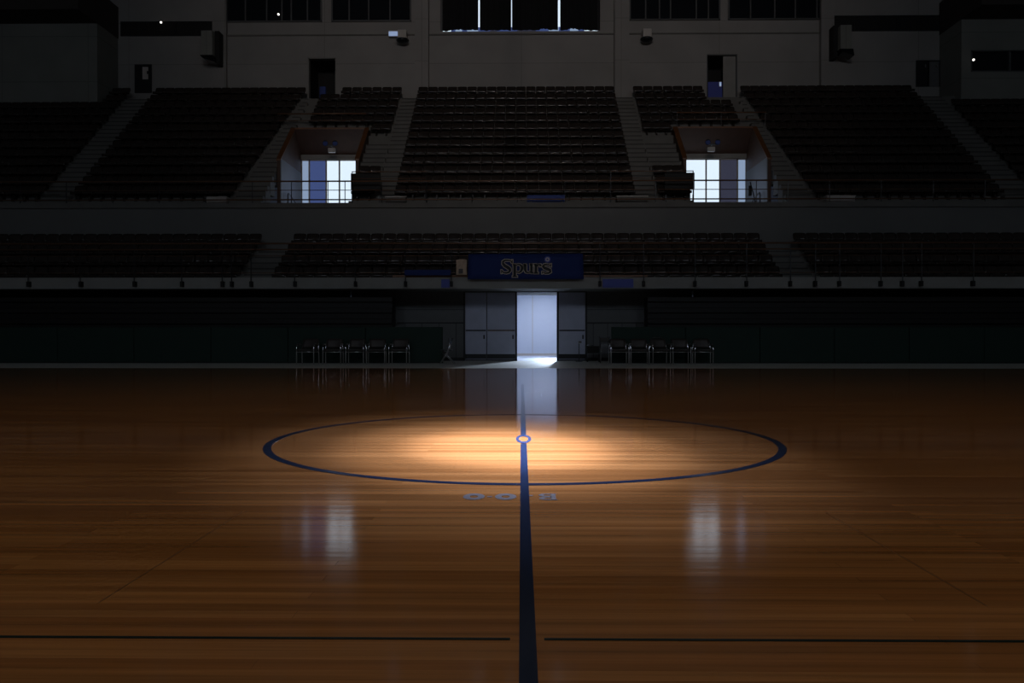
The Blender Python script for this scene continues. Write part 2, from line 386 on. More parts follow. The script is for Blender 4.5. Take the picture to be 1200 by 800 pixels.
leaf_door('door_3', X(1084, yd), X(1096, yd), yd, Z(104, yd), Z(75, yd), M['panelg'])
# half-open leaf in the right doorway
d4 = struct(MB().box(xe0+.0, xe0+.05, YB+.02, YB+.3, 12.6, ze).box(xe1-.05, xe1, YB+.02, YB+.3, 12.6, ze).box(xe0, xe1, YB+.02, YB+.3, ze-.05, ze), 'door_4', M['panelg'])
MB().box(X(846, YB+.2), xe1-.05, YB+.18, YB+.23, 12.6, ze-.06).build('door_leaf', M['fascia'], d4)
struct(MB().box(xd0, xd0+.06, YB+.02, YB+.35, 12.6, zd).box(xd1-.06, xd1, YB+.02, YB+.35, 12.6, zd).box(xd0, xd1, YB+.02, YB+.35, zd-.05, zd), 'door_5', M['fascia'])
o = MB().chamfer(X(828.5, YB-.3), X(845, YB-.3), YB-.34, YB-.28, UZ0_+12*.52-.42, Z(97.5, YB-.3), .02).build('barrier_board', M['blue'])
tag(o, 'dark blue barrier board standing in the open right top doorway', 'board')
t = empty('door_lamp', (X(843, YB-.4), YB-.3698, Z(100, YB-.4)), 'small white lamp fixed on the blue board in the right top doorway', 'lamp')
MB().chamfer(-.06, .06, -.02, .03, -.13, .13, .02).build('housing', M['pale'], t); MB().chamfer(-.045, .045, -.04, -.02, -.10, .10, .01).build('lit_cover', M['bluelamp'], t)
o = MB().chamfer(X(375, YB-.3), X(382, YB-.3), YB-.45, YB-.25, UZ0_+12*.52-.42, Z(102, YB-.3), .03).build('waste_bin', M['acrylic']); tag(o, 'small dark blue bin in the open left top doorway', 'bin')

# ================================================================== STANDS
LD0, LT, LZ0, LR = 27.0, .767, 2.97, .478       # lower tier: first lip distance, tread, lip height, rise
UD0, UT, UZ0, UR = 31.8, .60, 6.69, .52         # upper tier
PITCH = .479; SH = .42                          # seat pitch, lip height above its step
VL, VR = (-10.27, -7.06), (6.99, 10.42)         # entry openings cut in the upper tier
# lower terrace
lt = MB()
for i in range(4):
    y0 = LD0+i*LT-.25; lt.box(-30, 30, y0, 30.5, (LZ0+i*LR-SH-LR-.1) if i else 2.46, LZ0+i*LR-SH)
struct(lt, 'concrete_terrace', M['concrete'], 'stepped concrete terrace of the lower stand', 'terrace')
zf1, zf0 = Z(324.8, 26.2), Z(338, 26.2)
struct(MB().box(-30, 30, 26.2, 26.75, zf0, zf1), 'trim_10', M['fascia'], 'pale concrete fascia along the front edge of the lower stand', 'fascia')
struct(MB().box(-4.25, 4.15, 26.17, 26.35, zf1+.002, zf1+.07), 'trim_11', M['wood'], 'orange-brown timber capping over the middle of the fascia', 'capping')
struct(MB().box(-30, 30, 26.75, 30.5, zf0, zf0+.15), 'ceiling_under_stand', M['concrete'])
# wall between tiers
struct(MB().box(-30, 30, 30.5, 31.0, 4.0, 5.98), 'wall_between_tiers', M['tier'], 'plain concrete wall between the lower and upper seats', 'wall')
struct(MB().box(-30, 30, 30.42, 30.5, Z(243, 30.4), 5.99), 'trim_12', M['concrete'])
struct(MB().box(-30, 30, 31.0, 37.5, 5.7, 5.98), 'floor_upper_walkway', M['concrete'])
# upper terrace, cut round the two openings
def spans(i):
    d = UD0+i*UT
    if d+.45 < 37.0:
        return [(-30, VL[0]-.15), (VL[1]+.15, VR[0]-.15), (VR[1]+.15, 30)]
    return [(-30, 30)]
ut = MB()
for i in range(13):
    y0 = UD0+i*UT-.15
    for a, b in spans(i):
        ut.box(a, b, y0, y0+UT+.02 if i < 12 else YB, UZ0+i*UR-SH-UR-.05, UZ0+i*UR-SH)
struct(ut, 'concrete_terrace', M['concrete'], 'steep stepped concrete terrace of the upper stand', 'terrace')

# aisle stairs, half steps between the rows
def stairs(name, xa, xb, d0, t_, z0, r_, rows, off, label):
    mb = MB()
    for i in rows:
        a = xa(i); b = xb(i)
        mb.box(a, b, d0+i*t_-off-t_*.5, d0+i*t_-off+.01, z0+i*r_-SH-r_, z0+i*r_-SH-r_*.5)
    st = struct(mb, name, M['concrete'], label, 'stairs')
    ns = MB()
    for i in rows:
        a = xa(i); b = xb(i); y = d0+i*t_-off
        ns.box(a, b, y-t_*.5-.012, y-t_*.5, z0+i*r_-SH-r_*.5-.05, z0+i*r_-SH-r_*.5); ns.box(a, b, y-.012, y, z0+i*r_-SH-.05, z0+i*r_-SH)
    ns.build('step_nosing', M['nosing'], st)
    return st
k_ = lambda v: (lambda i: v)
eL = lambda i: -11.65+.08*i; eR = lambda i: 11.68-.075*i
for lab, a, b, rows in (
    ('aisle stairs left of the centre upper seats', k_(-5.86), k_(-5.13), range(1, 13)),
    ('aisle stairs right of the centre upper seats', k_(4.62), k_(5.42), range(1, 13)),
    ('aisle stairs left of the left entry opening', lambda i: eL(i)+.05, lambda i: VL[0]-.17, range(1, 13)),
    ('aisle stairs right of the right entry opening', lambda i: VR[1]+.17, lambda i: eR(i)-.05, range(1, 13)),
    ('far left aisle stairs climbing to the grey landing door', k_(-19.4), k_(-18.35), range(1, 13)),
    ('far right aisle stairs climbing to the paired landing doors', k_(19.3), k_(20.4), range(1, 13)),
    ('wide concrete steps right of the left entry opening', k_(-6.88), k_(-5.9), range(3, 7)),
    ('wide concrete steps left of the right entry opening', k_(5.46), k_(6.8), range(3, 7))):
    stairs('aisle_stairs', a, b, UD0, UT, UZ0, UR, rows, .15, lab)
for lab, a, b in (('aisle stairs left of the centre lower seats', -9.65, -8.62), ('aisle stairs right of the centre lower seats', 8.95, 10.02)):
    stairs('aisle_stairs', k_(a), k_(b), LD0, LT, LZ0, LR, range(1, 4), .25, lab)

# ---- seats
def seat_meshes(wd=.468):
    w2 = wd/2; bh = .29
    # backrest shell, curved in plan, leaning back, rounded top corners
    g = []
    for j in range(5):
        v = j/4; row = []
        for i in range(7):
            u = i/6*2-1; ww = w2*(1 - (.10 if j == 4 else .0) - (.06 if j == 0 else 0))
            row.append((u*ww, .36+v*.085-.035*u*u, .05+v*(bh-.02)-(.02*u**4 if j == 4 else 0)))
        g.append(row)
    back = MB().sheet(g, .022, (0, -1, .3))
    # pan with a rolled front lip
    prof = [(.015, -.085), (-.005, -.05), (-.004, -.015), (.03, .006), (.12, -.006), (.25, -.022), (.36, -.002)]
    g = []
    for py, pz in prof:
        g.append([(u*w2*(.96 if py < .02 else 1), py+.012*u*u, pz+(.012*u*u if py > .02 else -.012*abs(u)**3)) for u in (-1, -.8, -.4, 0, .4, .8, 1)])
    pan = MB().sheet(g, .016, (0, -.3, 1))
    sup = MB().box(-.03, .03, .16, .30, -.41, -.05).box(-.12, .12, .12, .34, -.42, -.40).box(-.16, .16, .16, .22, -.07, -.03).prism([(.38, -.24), (.44, -.24), (.44, .16), (.40, .16)], 'x', -.03, .03)
    return back, pan, sup
bk, pn, sp = seat_meshes()
ORD = ['', 'first', 'second', 'third', 'fourth', 'fifth', 'sixth', 'seventh', 'eighth', 'ninth', 'tenth', 'eleventh', 'twelfth', 'thirteenth', 'fourteenth', 'fifteenth', 'sixteenth', 'seventeenth', 'eighteenth', 'nineteenth', 'twentieth', 'twenty-first', 'twenty-second']
proto = empty('stadium_seat', (0, 0, 0), '-', 'seat', 'brown seats in the lower stand')
bk.build('backrest', M['seat'], proto, True); pn.build('seat_pan', M['seat'], proto, True); sp.build('support_bracket', M['seatm'], proto)
state = dict(first=True, n=0)
def put_seat(x, y, z, label, group):
    o = proto if state['first'] else copy_tree(proto)
    state['first'] = False; state['n'] += 1
    o.location = (x, y, z); o['label'] = label; o['group'] = group
def frame_x(d): return X(-16, d), X(1216, d)
rown = ['front row', 'second row', 'third row', 'top row']
for i in range(4):
    d = LD0+i*LT; z = LZ0+i*LR; fa, fb = frame_x(d)
    # centre block
    nb = 36; x0 = -8.54; wdt = (8.87+8.54)/nb
    for k in range(nb):
        q = k+1 if k < 18 else nb-k; side = 'left' if k < 18 else 'right'
        put_seat(x0+(k+.5)*wdt, d, z, 'brown seat, %s of centre lower block, %s from its %s end' % (rown[i], ORD[q], side), 'brown seats in the lower stand')
    k = 0
    while -9.73-(k+.5)*PITCH > fa:
        put_seat(-9.73-(k+.5)*PITCH, d, z, 'brown seat, %s of left lower block, %s from its aisle' % (rown[i], ORD[k+1]), 'brown seats in the lower stand'); k += 1
    k = 0
    while 10.1+(k+.5)*PITCH < fb:
        put_seat(10.1+(k+.5)*PITCH, d, z, 'brown seat, %s of right lower block, %s from its aisle' % (rown[i], ORD[k+1]), 'brown seats in the lower stand'); k += 1
nb = 20; wdt = (4.585+5.11)/nb
for k in range(nb):
    if state['n'] >= 300: break
    q = k+1 if k < 10 else nb-k; side = 'left' if k < 10 else 'right'
    put_seat(-5.11+(k+.5)*wdt, UD0, UZ0, 'brown seat, front row of centre upper block, %s from its %s end' % (ORD[q], side), 'brown seats in the front row upstairs')
placed_front = sum(1 for o in bpy.data.objects if o.get('group') == 'brown seats in the front row upstairs')
print('seats placed', state['n'], placed_front)
# the remaining upper seats
mass = MB(); one = MB()
for p in (bk, pn, sp): one.add(p.v, p.f)
def row_fill(a, b, i, clip=True):
    d = UD0+i*UT; z = UZ0+i*UR; fa, fb = frame_x(d); n_ = max(1, round((b-a)/.479)); w_ = (b-a)/n_
    for k in range(n_):
        x = a+(k+.5)*w_
        if x < fa or x > fb: continue
        mass.add([(v[0]+x, v[1]+d, v[2]+z) for v in one.v], one.f)
for i in range(13):
    if i > 0: row_fill(-5.11, 4.585, i)
    else: row_fill(-5.11+placed_front*(4.585+5.11)/20, 4.585, i)
    row_fill(-18.2, eL(i)-.02, i); row_fill(eR(i)+.02, 19.2, i)
    row_fill(-30.3+.4, -19.45 if i < 11 else -19.45, i) if i <= 10 else row_fill(-20.35, -19.5, i)
    if i <= 10: row_fill(20.5, 29.9, i)
    if i >= 7:
        if i >= 8:
            row_fill(-9.85 if i < 12 else -8.9, -5.92, i); row_fill(5.5, (10.05 if i < 11 else 8.95), i)
        else:
            row_fill(-6.85, -5.95, i); row_fill(5.5, 6.8, i)
    if i in (0, 1, 2):
        row_fill(-6.85, -5.92, i); row_fill(5.5, 6.8, i)
mo = mass.build('upper_stand_seats', M['seat'], None, True)
tag(mo, 'rows upon rows of brown seats filling the steep upper stand', 'seats', None, 'stuff')

# ---- entry openings (vomitories)
def vomitory(x0, x1, side):
    near, top, back = 33.74, 35.9, 37.0
    zt, zn, zo = 10.24, 8.34, 9.1
    word = 'left' if side < 0 else 'right'
    wl = MB()
    for a, b in ((x0-.14, x0), (x1, x1+.14)):
        wl.prism([(near, 5.98), (near, zn), (top, zt), (back, zt), (back, 5.98)], 'x', a, b)
    v = struct(wl, 'wall_entry_%s' % word, M['vom'], 'brown boarded side walls of the %s entry opening' % word, 'wall')
    cp = MB()
    for a, b in ((x0-.17, x0+.03), (x1-.03, x1+.17)):
        cp.prism([(near-.03, zn), (near-.03, zn+.07), (top, zt+.07), (top, zt)], 'x', a, b)
    cp.build('timber_capping', M['wood'], v)
    MB().prism([(top, zt), (top+.12, zt), (back+.05, zo+.22), (back-.07, zo+.22)], 'x', x0, x1).build('sloping_soffit', M['vom'], v)
    MB().box(x0, x1, back-.1, back+.05, zo, zo+.22).build('lintel', M['fascia'], v)
    MB().box(x0, x1, top-.02, top+.1, zt, zt+.07).build('timber_capping', M['wood'], v)
    # lining of the lobby
    inn = x0 if side < 0 else x1-.02
    ln = MB().box(inn, inn+.02, near+.05, back-.12, 5.98, 7.9 if False else 8.45)
    ln.build('lobby_wall_lining', M['panelg'], v)
    return v
for s in (-1, 1): vomitory(*(VL if s < 0 else VR), s)
def glazing(num, x0, x1, panes):
    y = 37.0; fr = MB()
    for a, b, m_ in panes: fr.box(a-.035, a+.035, y-.02, y+.08, 5.98, 9.1)
    fr.box(x1-.03, x1, y-.02, y+.08, 5.98, 9.1); fr.box(x0, x1, y-.02, y+.08, 9.05, 9.1); fr.box(x0, x1, y-.02, y+.08, 5.98, 6.1)
    wo = struct(fr, 'window_%d' % num, M['pale'])
    for a, b, m_ in panes: MB().box(a, b, y+.03, y+.05, 6.0, 9.1).build('pane', M[m_], wo)
XX = lambda p: X(p, 37)
glazing(12, VL[0], VL[1], [(VL[0], XX(362), 'day_soft'), (XX(362), XX(382), 'day_blue'), (XX(382), XX(397.5), 'day'), (XX(397.5), VL[1], 'day')])
glazing(13, VR[0], VR[1], [(VR[0], XX(826.5), 'day'), (XX(826.5), XX(842.5), 'day'), (XX(842.5), XX(863), 'day_grey'), (XX(863), VR[1], 'day_soft')])

# emergency twin lamps hanging in front of the soffits
for word, pxc, s in (('left', 388, 1), ('right', 833, -1)):
    t = empty('emergency_light', (X(pxc, 36.1), 36.0, Z(172, 36.1)), 'twin-headed emergency light on the brown soffit of the %s entry opening' % word, 'emergency light', 'emergency lights over the entries')
    MB().chamfer(-.16+.05*s, .16+.05*s, -.1, .06, -.28, -.08, .02).build('battery_box', M['pale'], t)
    MB().box(-.02, .02, -.02, .45, .02, .06).box(-.24, .24, -.04, .0, .02, .08).build('bracket', M['railm'], t)
    for sx in (-.22, .22):
        h = MB().tube([(sx, .06, .14), (sx, -.02, .14), (sx, -.12, .12)], [.06, .10, .13], 14).build('lamp_head', M['railm'], t, True)
        MB().tube([(sx, -.121, .12), (sx, -.135, .12)], [.115, .10], 14).build('lens', M['acrylic'], h)
# curved handrails inside the lobbies
for word, xw, s in (('left', VL[0]+.16, 1), ('right', VR[1]-.16, -1)):
    t = empty('lobby_handrail', (xw, 34.3, 5.98), 'dark curved handrail inside the %s entry opening' % word, 'handrail', 'handrails in the entries')
    pts = [(0, 0, 0), (0, 0, .95)] + [(0, .15*(1-math.cos(a))+0, .95+.15*math.sin(a)) for a in (.4, .8, 1.2, 1.57)] + [(0, 1.6, .75), (0, 2.0, .55)]
    MB().tube(pts, .03).build('rail_tube', M['railm'], t, True); MB().tube([(0, 2.0, .55), (0, 2.0, 0)], .025).build('post', M['railm'], t)
t = empty('stanchion', (X(885, 31.6), 31.6, 5.98), 'slim dark stanchion behind the railing before the right entry', 'stanchion')
MB().tube([(0, 0, 0), (0, 0, .03)], .16, 16).build('base', M['railm'], t); MB().tube([(0, 0, .03), (-.12, 0, .55), (-.24, .02, 1.0)], .022).build('pole', M['railm'], t); MB().chamfer(-.3, -.18, -.04, .06, .45, .85, .02).build('folded_shade', M['dark'], t)

# ---- railings
def railing(label, x0, x1, y, z0, rails, posts, bracket=None, m='rail'):
    t = empty('guard_railing', ((x0+x1)/2, y, z0), label, 'railing')
    ox = (x0+x1)/2
    for hz, r in rails: MB().tube([(x0-ox, 0, hz-z0), (x1-ox, 0, hz-z0)], r, 8).build('rail', M[m], t, True)
    for px_ in posts:
        p = MB().tube([(px_-ox, 0, (bracket[0]-z0) if bracket else 0), (px_-ox, 0, max(h for h, r in rails)-z0)], .018, 6).build('post', M['railm'], t)
        if bracket: MB().chamfer(px_-ox-.045, px_-ox+.045, -.05, .12, bracket[0]-z0-.02, bracket[0]-z0+.16, .015).build('foot_clamp', M['dark'], p)
    return t
yr = 26.08
posts = [X(p, yr) for p in (29, 91, 155, 211, 259, 270, 293, 344.5, 416, 475, 529, 703, 754, 814, 874, 925, 954, 982, 1030, 1055, 1077, 1137)]
railing('long brown guard railing along the front of the lower stand', -19, 19, yr, Z(325, yr), [(Z(285, yr), .028), (Z(292, yr), .024), (Z(299.5, yr), .010), (Z(319.5, yr), .012)], posts, (Z(335, yr), 0))
yr2 = 30.85
ps = [X(p, yr2) for p in (20, 75, 130, 185, 240, 295, 341, 384, 404, 447, 500, 553, 606, 662, 715, 768, 812, 843, 885, 922, 970, 1030, 1090, 1150)]
railing('long brown guard railing along the front of the upper stand', -23, 23, yr2, 5.98, [(Z(212, yr2), .030), (Z(222.5, yr2), .014), (Z(233.6, yr2), .026)], ps)
for lab, a, b in (('thin high rail in front of the upper seats left of the centre stairs', 412, 500), ('thin high rail in front of the upper seats right of the centre stairs', 715, 812)):
    railing(lab, X(a, 31.1), X(b, 31.1), 31.1, 5.98, [(Z(201, 31.1), .018), (Z(209, 31.1), .012)], [X(a, 31.1)+.02, X(b, 31.1)-.02])
for lab, a, b in (('brown rail across the stand above the left entry opening', 325, 429), ('brown rail across the stand above the right entry opening', 792, 896)):
    y = 35.95; zz = Z(133, y)
    railing(lab, X(a, y), X(b, y), y, zz-.75, [(zz, .03), (zz-.3, .014)], [X(a, y)+.03, X((a+b)/2, y), X(b, y)-.03])
# dark solid guards beside the entries (front rows)
for lab, a, b in (('black panel guard at the front right of the left entry', 411, 446), ('black panel guard at the front left of the right entry', 778, 813)):
    t = empty('panel_guard', ((X(a, 31.3)+X(b, 31.3))/2, 31.3, 5.98), lab, 'barrier', 'black guards by the entries'); w2 = (X(b, 31.3)-X(a, 31.3))/2
    MB().chamfer(-w2, w2, -.03, .03, Z(222, 31.3)-5.98, Z(203, 31.3)-5.98, .01).build('panel', M['dark'], t)
    for sx in (-1, 1): MB().box(sx*w2*.9-.02, sx*w2*.9+.02, -.02, .02, 0, .45).build('post', M['railm'], t)
# utility boxes on the upper walkway
for lab, a, b in (('pale grey utility box behind the upper railing, left stand', 241, 266), ('pale grey utility box behind the upper railing, right stand', 965, 998), ('pale grey utility box behind the upper railing beside the left entry', 452, 476), ('pale grey utility box behind the upper railing near the right entry', 722, 758)):
    y = 31.25; t = empty('utility_box', ((X(a, y)+X(b, y))/2, y, 5.98), lab, 'box', 'utility boxes on the upper walkway'); w2 = (X(b, y)-X(a, y))/2
    MB().chamfer(-w2, w2, -.15, .15, 0, .34, .02).build('body', M['pale'] if a in (241, 965) else M['concrete'], t)
    MB().chamfer(-w2-.02, w2+.02, -.17, .17, .34, .38, .01).build('lid', M['pale'], t)
# board behind the centre of the railing, blue glare put into its colour
t = empty('glare_board', (X(640, 31.0), 31.05, 5.98), 'glossy board with painted blue glare leaning behind the middle of the upper railing', 'board')
MB().chamfer(-.75, .75, -.02, .02, .12, .42, .01).xf(Matrix.Rotation(R(-12), 4, 'X')).build('board', M['acrylic'], t)
for sx in (-.6, .6): MB().box(sx-.03, sx+.03, -.03, .1, 0, .14).build('foot', M['railm'], t)

# ---- banner with lettering, fixed on the lower railing
YBN = 25.98
bt = empty('team_banner', (X(616.5, YBN), YBN, Z(327, YBN)), 'navy blue banner with black and cream lettering above the open doorway', 'banner')
bx = bt.location.x; bz = bt.location.z
g = []
for j in range(5):
    v = j/4
    g.append([((X(549-1*(1-v), YBN)-bx)*(1-i/24)+(X(684-1*v, YBN)-bx)*(i/24), .012*math.sin(i*.9)*(1-.5*v), (Z(327, YBN)-bz)*(1-v)+(Z(297.3, YBN)-bz)*v) for i in range(25)])
MB().sheet(g, .015).build('cloth', M['navy'], bt, True)
def bp(u, v): return (X(540+u/8, YBN)-bx, Z(295+v/8, YBN)-bz)
def stroke(mb, pts, w, y0, y1, closed=False):
    P = [Vector(bp(*p)) for p in pts]; n_ = len(P); L, Rr = [], []
    for i in range(n_):
        a = P[(i-1) % n_] if closed or i else P[0]; b = P[(i+1) % n_] if closed or i < n_-1 else P[-1]
        t = (b-a).normalized(); nn = Vector((-t.y, t.x)); ww = (w[i] if isinstance(w, (list, tuple)) else w)*.00349/2
        L.append(P[i]+nn*ww); Rr.append(P[i]-nn*ww)
    for i in range(n_ if closed else n_-1):
        j = (i+1) % n_
        mb.prism([tuple(L[i]), tuple(L[j]), tuple(Rr[j]), tuple(Rr[i])], 'y', y0, y1)
letters = {
 'S': [([(478, 104), (470, 86), (448, 80), (415, 80), (396, 92), (396, 112), (412, 130), (440, 146), (458, 160), (462, 176), (450, 192), (425, 198), (400, 194), (386, 176)], [8, 10, 14, 16, 20, 24, 28, 30, 28, 24, 18, 16, 12, 8]), ([(482, 76), (482, 106)], 8), ([(382, 170), (382, 202)], 8)],
 'p': [([(505, 118), (505, 228)], 26), ([(488, 120), (512, 120)], 10), ([(484, 232), (530, 232)], 10), ([(518, 126), (540, 118), (560, 124), (572, 140), (574, 158), (566, 180), (548, 194), (520, 190)], [8, 12, 18, 24, 26, 22, 14, 10])],
 'u': [([(604, 118), (604, 170), (612, 190), (630, 196), (650, 188)], [26, 26, 20, 12, 8]), ([(590, 120), (606, 120)], 10), ([(662, 116), (662, 200)], 24), ([(646, 120), (664, 120)], 10), ([(662, 198), (682, 198)], 10)],
 'r': [([(704, 118), (704, 200)], 26), ([(688, 120), (706, 120)], 10), ([(686, 200), (728, 200)], 10), ([(714, 138), (726, 122), (744, 122), (750, 136)], [8, 14, 22, 20])],
 's': [([(838, 136), (826, 122), (800, 118), (778, 124), (770, 138), (784, 152), (812, 162), (836, 172), (840, 188), (822, 200), (790, 202), (770, 190)], [8, 10, 14, 18, 22, 26, 28, 26, 22, 16, 12, 8]), ([(844, 114), (844, 140)], 8), ([(764, 184), (764, 206)], 8)],
}
for ch, strokes in letters.items():
    cr, bl = MB(), MB()
    for pts, wd_ in strokes:
        # extend the outline past the ends
        wo_ = [q+13 for q in wd_] if isinstance(wd_, list) else wd_+13
        p0, p1 = Vector(pts[0]), Vector(pts[-1]); e0 = (p0-Vector(pts[1])).normalized()*7; e1 = (p1-Vector(pts[-2])).normalized()*7
        pe = [tuple(p0+e0)] + pts[1:-1] + [tuple(p1+e1)]
        stroke(cr, pe, wo_, -.022, -.010); stroke(bl, pts, wd_, -.030, -.020)
    c_ = cr.build('letter_outline', M['cream'], bt); bl.build('letter_fill', M['black'], c_)
# round mark above the last letter
cxm, czm = bp(812, 72)
MB().tube([(cxm, -.012, czm), (cxm, -.022, czm)], .105, 20).build('round_mark', M['blue'], bt)
rm = MB()
for i in range(7):
    a = i*2*math.pi/7; rm.tube([(cxm+.05*math.cos(a), -.022, czm+.05*math.sin(a)), (cxm+.05*math.cos(a), -.03, czm+.05*math.sin(a))], .022, 8)
rm.build('mark_dots', M['cream'], bt)
# flat blue patches on the fascia beside the banner
for lab, a, b, ya, yb in (('small blue patch on the fascia left of the banner', 517, 527, 327, 337), ('wide blue patch on the fascia right of the banner', 706, 742, 327, 337), ('dark blue cloth strip on the lower railing left of the banner', 474, 528, 316, 322.5)):
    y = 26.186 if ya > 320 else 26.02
    o = MB().chamfer(X(a, y), X(b, y), y-.012, y+.012, Z(yb, y), Z(ya, y), .005).build('blue_patch', M['blue'] if ya > 320 else M['navy']); tag(o, lab, 'board')
# faded poster left of the banner
pt = empty('poster', (X(541, 26.0), 26.02, Z(322, 26)), 'faded cream poster with a curled top left of the navy banner', 'poster')
g = [[((X(534.5, 26)-X(541, 26))*(1-i/6)+(X(547, 26)-X(541, 26))*(i/6)*(1-.0*j), .02*math.sin(i)-.03*(j == 4), (Z(322-j*4.6, 26)-Z(322, 26))-(.03*abs(i/3-1)**3 if j == 4 else 0)) for i in range(7)] for j in range(5)]
MB().sheet(g, .008).build('sheet', M['poster'], pt, True)
MB().box(-.1, .12, -.012, .0, .05, .20).build('printed_panel', M['chair'], pt)

# ================================================================== GROUND LEVEL
YDR = 28.0
dx0, dx1, dz = X(606, YDR), X(652.5, YDR), Z(342.5, YDR)
gw = MB()
XA, XB = X(545, YDR), X(686, YDR)
gw.box(-6, XA, YDR, YDR+.2, 0, zf0+.02); gw.box(XB, 6, YDR, YDR+.2, 0, zf0+.02); gw.box(dx1, XB, YDR+.02, YDR+.2, 0, zf0+.02)
gw.box(XA, dx0, YDR+.02, YDR+.2, 0, zf0+.02); gw.box(dx0, dx1, YDR+.02, YDR+.2, dz, zf0+.1)
struct(gw, 'wall_ground_level', M['panelg'], 'grey panelled wall either side of the open doorway', 'wall')
tr = MB()
for a, b in ((-4.4, XA-.02), (XB+.02, 4.3)):
    tr.box(a, b, YDR-.03, YDR, Z(379, YDR), Z(377.5, YDR)); tr.box(a, b, YDR-.015, YDR, Z(363, YDR), Z(362.4, YDR))
    for kx in range(4): xx_ = a+(b-a)*(kx+.5)/4; tr.box(xx_-.01, xx_+.01, YDR-.012, YDR, .1, Z(379, YDR))
struct(tr, 'trim_13', M['railm'])
struct(MB().box(-4.4, XA, YDR-.04, YDR, -.002, .12).box(XB, 4.3, YDR-.04, YDR, -.002, .12), 'baseboard_back', M['railm'])
# doorway: frame, three closed grey leaves, opening
df = MB(); df.box(dx0-.05, dx0, YDR-.10, YDR+.2, 0, dz+.05); df.box(dx1, dx1+.05, YDR-.10, YDR+.2, 0, dz+.05); df.box(XA-.05, XB+.05, YDR-.10, YDR+.1, dz, dz+.07)
df.box(XA-.05, XA, YDR-.1, YDR+.02, 0, dz); df.box(XB, XB+.05, YDR-.1, YDR+.02, 0, dz)
dr = struct(df, 'door_6', M['railm'])
lx = [X(545, YDR), X(570.5, YDR), dx0-.05]
for a, b, hl in ((lx[0], lx[1], False), (lx[1], lx[2], True), (dx1+.05, XB, False)):
    lf = MB().chamfer(a+.012, b-.012, YDR-.07, YDR-.02, .06, dz-.01, .008).build('door_leaf', M['doorm'], dr)
    zm = Z(387, YDR)
    MB().box(a+.03, b-.03, YDR-.095, YDR-.07, zm-.025, zm+.02).build('push_bar', M['railm'] if not hl else M['chrome'], lf)  # middle bar set to chrome to paint its highlight
    MB().box(a+.012, b-.012, YDR-.074, YDR-.07, .08, .24).build('kick_plate', M['railm'], lf)
    MB().box(b-.12, b-.07, YDR-.085, YDR-.07, zm-.30, zm-.16).build('lock_plate', M['railm'], lf)
# bright corridor behind
co = MB(); YE = 35.5
co.box(-2.2, -2.0, YDR+.2, YE, 0, 2.9); co.box(3.6, 3.8, YDR+.2, YE, 0, 2.9); co.box(-2.2, 3.8, YE, YE+.2, 0, 2.9)
struct(co, 'wall_corridor', M['white'], 'white corridor wall seen through the open doorway', 'wall')
struct(MB().box(-2.2, 3.8, YDR, YE+.2, -.12, 0), 'floor_corridor', M['white'])
struct(MB().box(-2.2, 3.8, YDR+.2, YE+.2, 2.9, 3.0), 'ceiling_corridor', M['white'])
struct(MB().box(X(624, YE)-.012, X(624, YE)+.012, YE-.02, YE, .1, 2.9), 'trim_14', M['pale'])
struct(MB().box(-2.0, 3.6, YE-.02, YE, 0, .1), 'baseboard_corridor', M['pale'])
for y in (30.5, 33.6):
    t = empty('ceiling_light', (.9, y, 2.9), 'ceiling light panel in the corridor, hidden above the %s' % ('doorway' if y < 32 else 'far corridor end'), 'ceiling light', 'corridor lights')
    MB().box(-.65, .65, -.2, .2, -.05, 0).build('housing', M['pale'], t); MB().box(-.6, .6, -.16, .16, -.06, -.05).build('diffuser', mat('lit_diffuser_%d' % y, (1, 1, 1), .5, emit=46, ecol=(.74, .80, .98)), t)

# green padding
for word, a, b in (('left', -17.5, X(519, 25.5)), ('right', X(716, 25.5), 19.5)):
    t = empty('padded_barrier', ((a+b)/2, 25.5, 0), 'long dark green padded barrier along the %s half of the hall' % word, 'barrier', 'green padded barriers')
    n_ = max(1, round((b-a)/2.35)); w_ = (b-a)/n_; ox = (a+b)/2
    for k in range(n_):
        MB().chamfer(a+k*w_-ox+.006, a+(k+1)*w_-ox-.006, -.04, .06, .03, Z(383, 25.5), .02).build('padded_panel', M['green'], t)
    MB().box(a-ox, b-ox, .0, .10, 0, .05).build('base_rail', M['railm'], t)
# retracted bleachers in the dark recess
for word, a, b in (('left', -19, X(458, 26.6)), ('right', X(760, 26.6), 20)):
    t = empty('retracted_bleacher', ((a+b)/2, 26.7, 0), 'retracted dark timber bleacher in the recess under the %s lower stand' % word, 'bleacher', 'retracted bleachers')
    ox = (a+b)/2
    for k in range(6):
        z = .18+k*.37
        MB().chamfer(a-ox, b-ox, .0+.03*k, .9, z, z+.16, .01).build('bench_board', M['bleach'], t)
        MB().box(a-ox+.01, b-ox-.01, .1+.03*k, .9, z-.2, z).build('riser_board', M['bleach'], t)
struct(MB().box(-30, -6, 27.65, 27.8, 0, zf0).box(6, 30, 27.65, 27.8, 0, zf0), 'wall_recess', M['dark'])

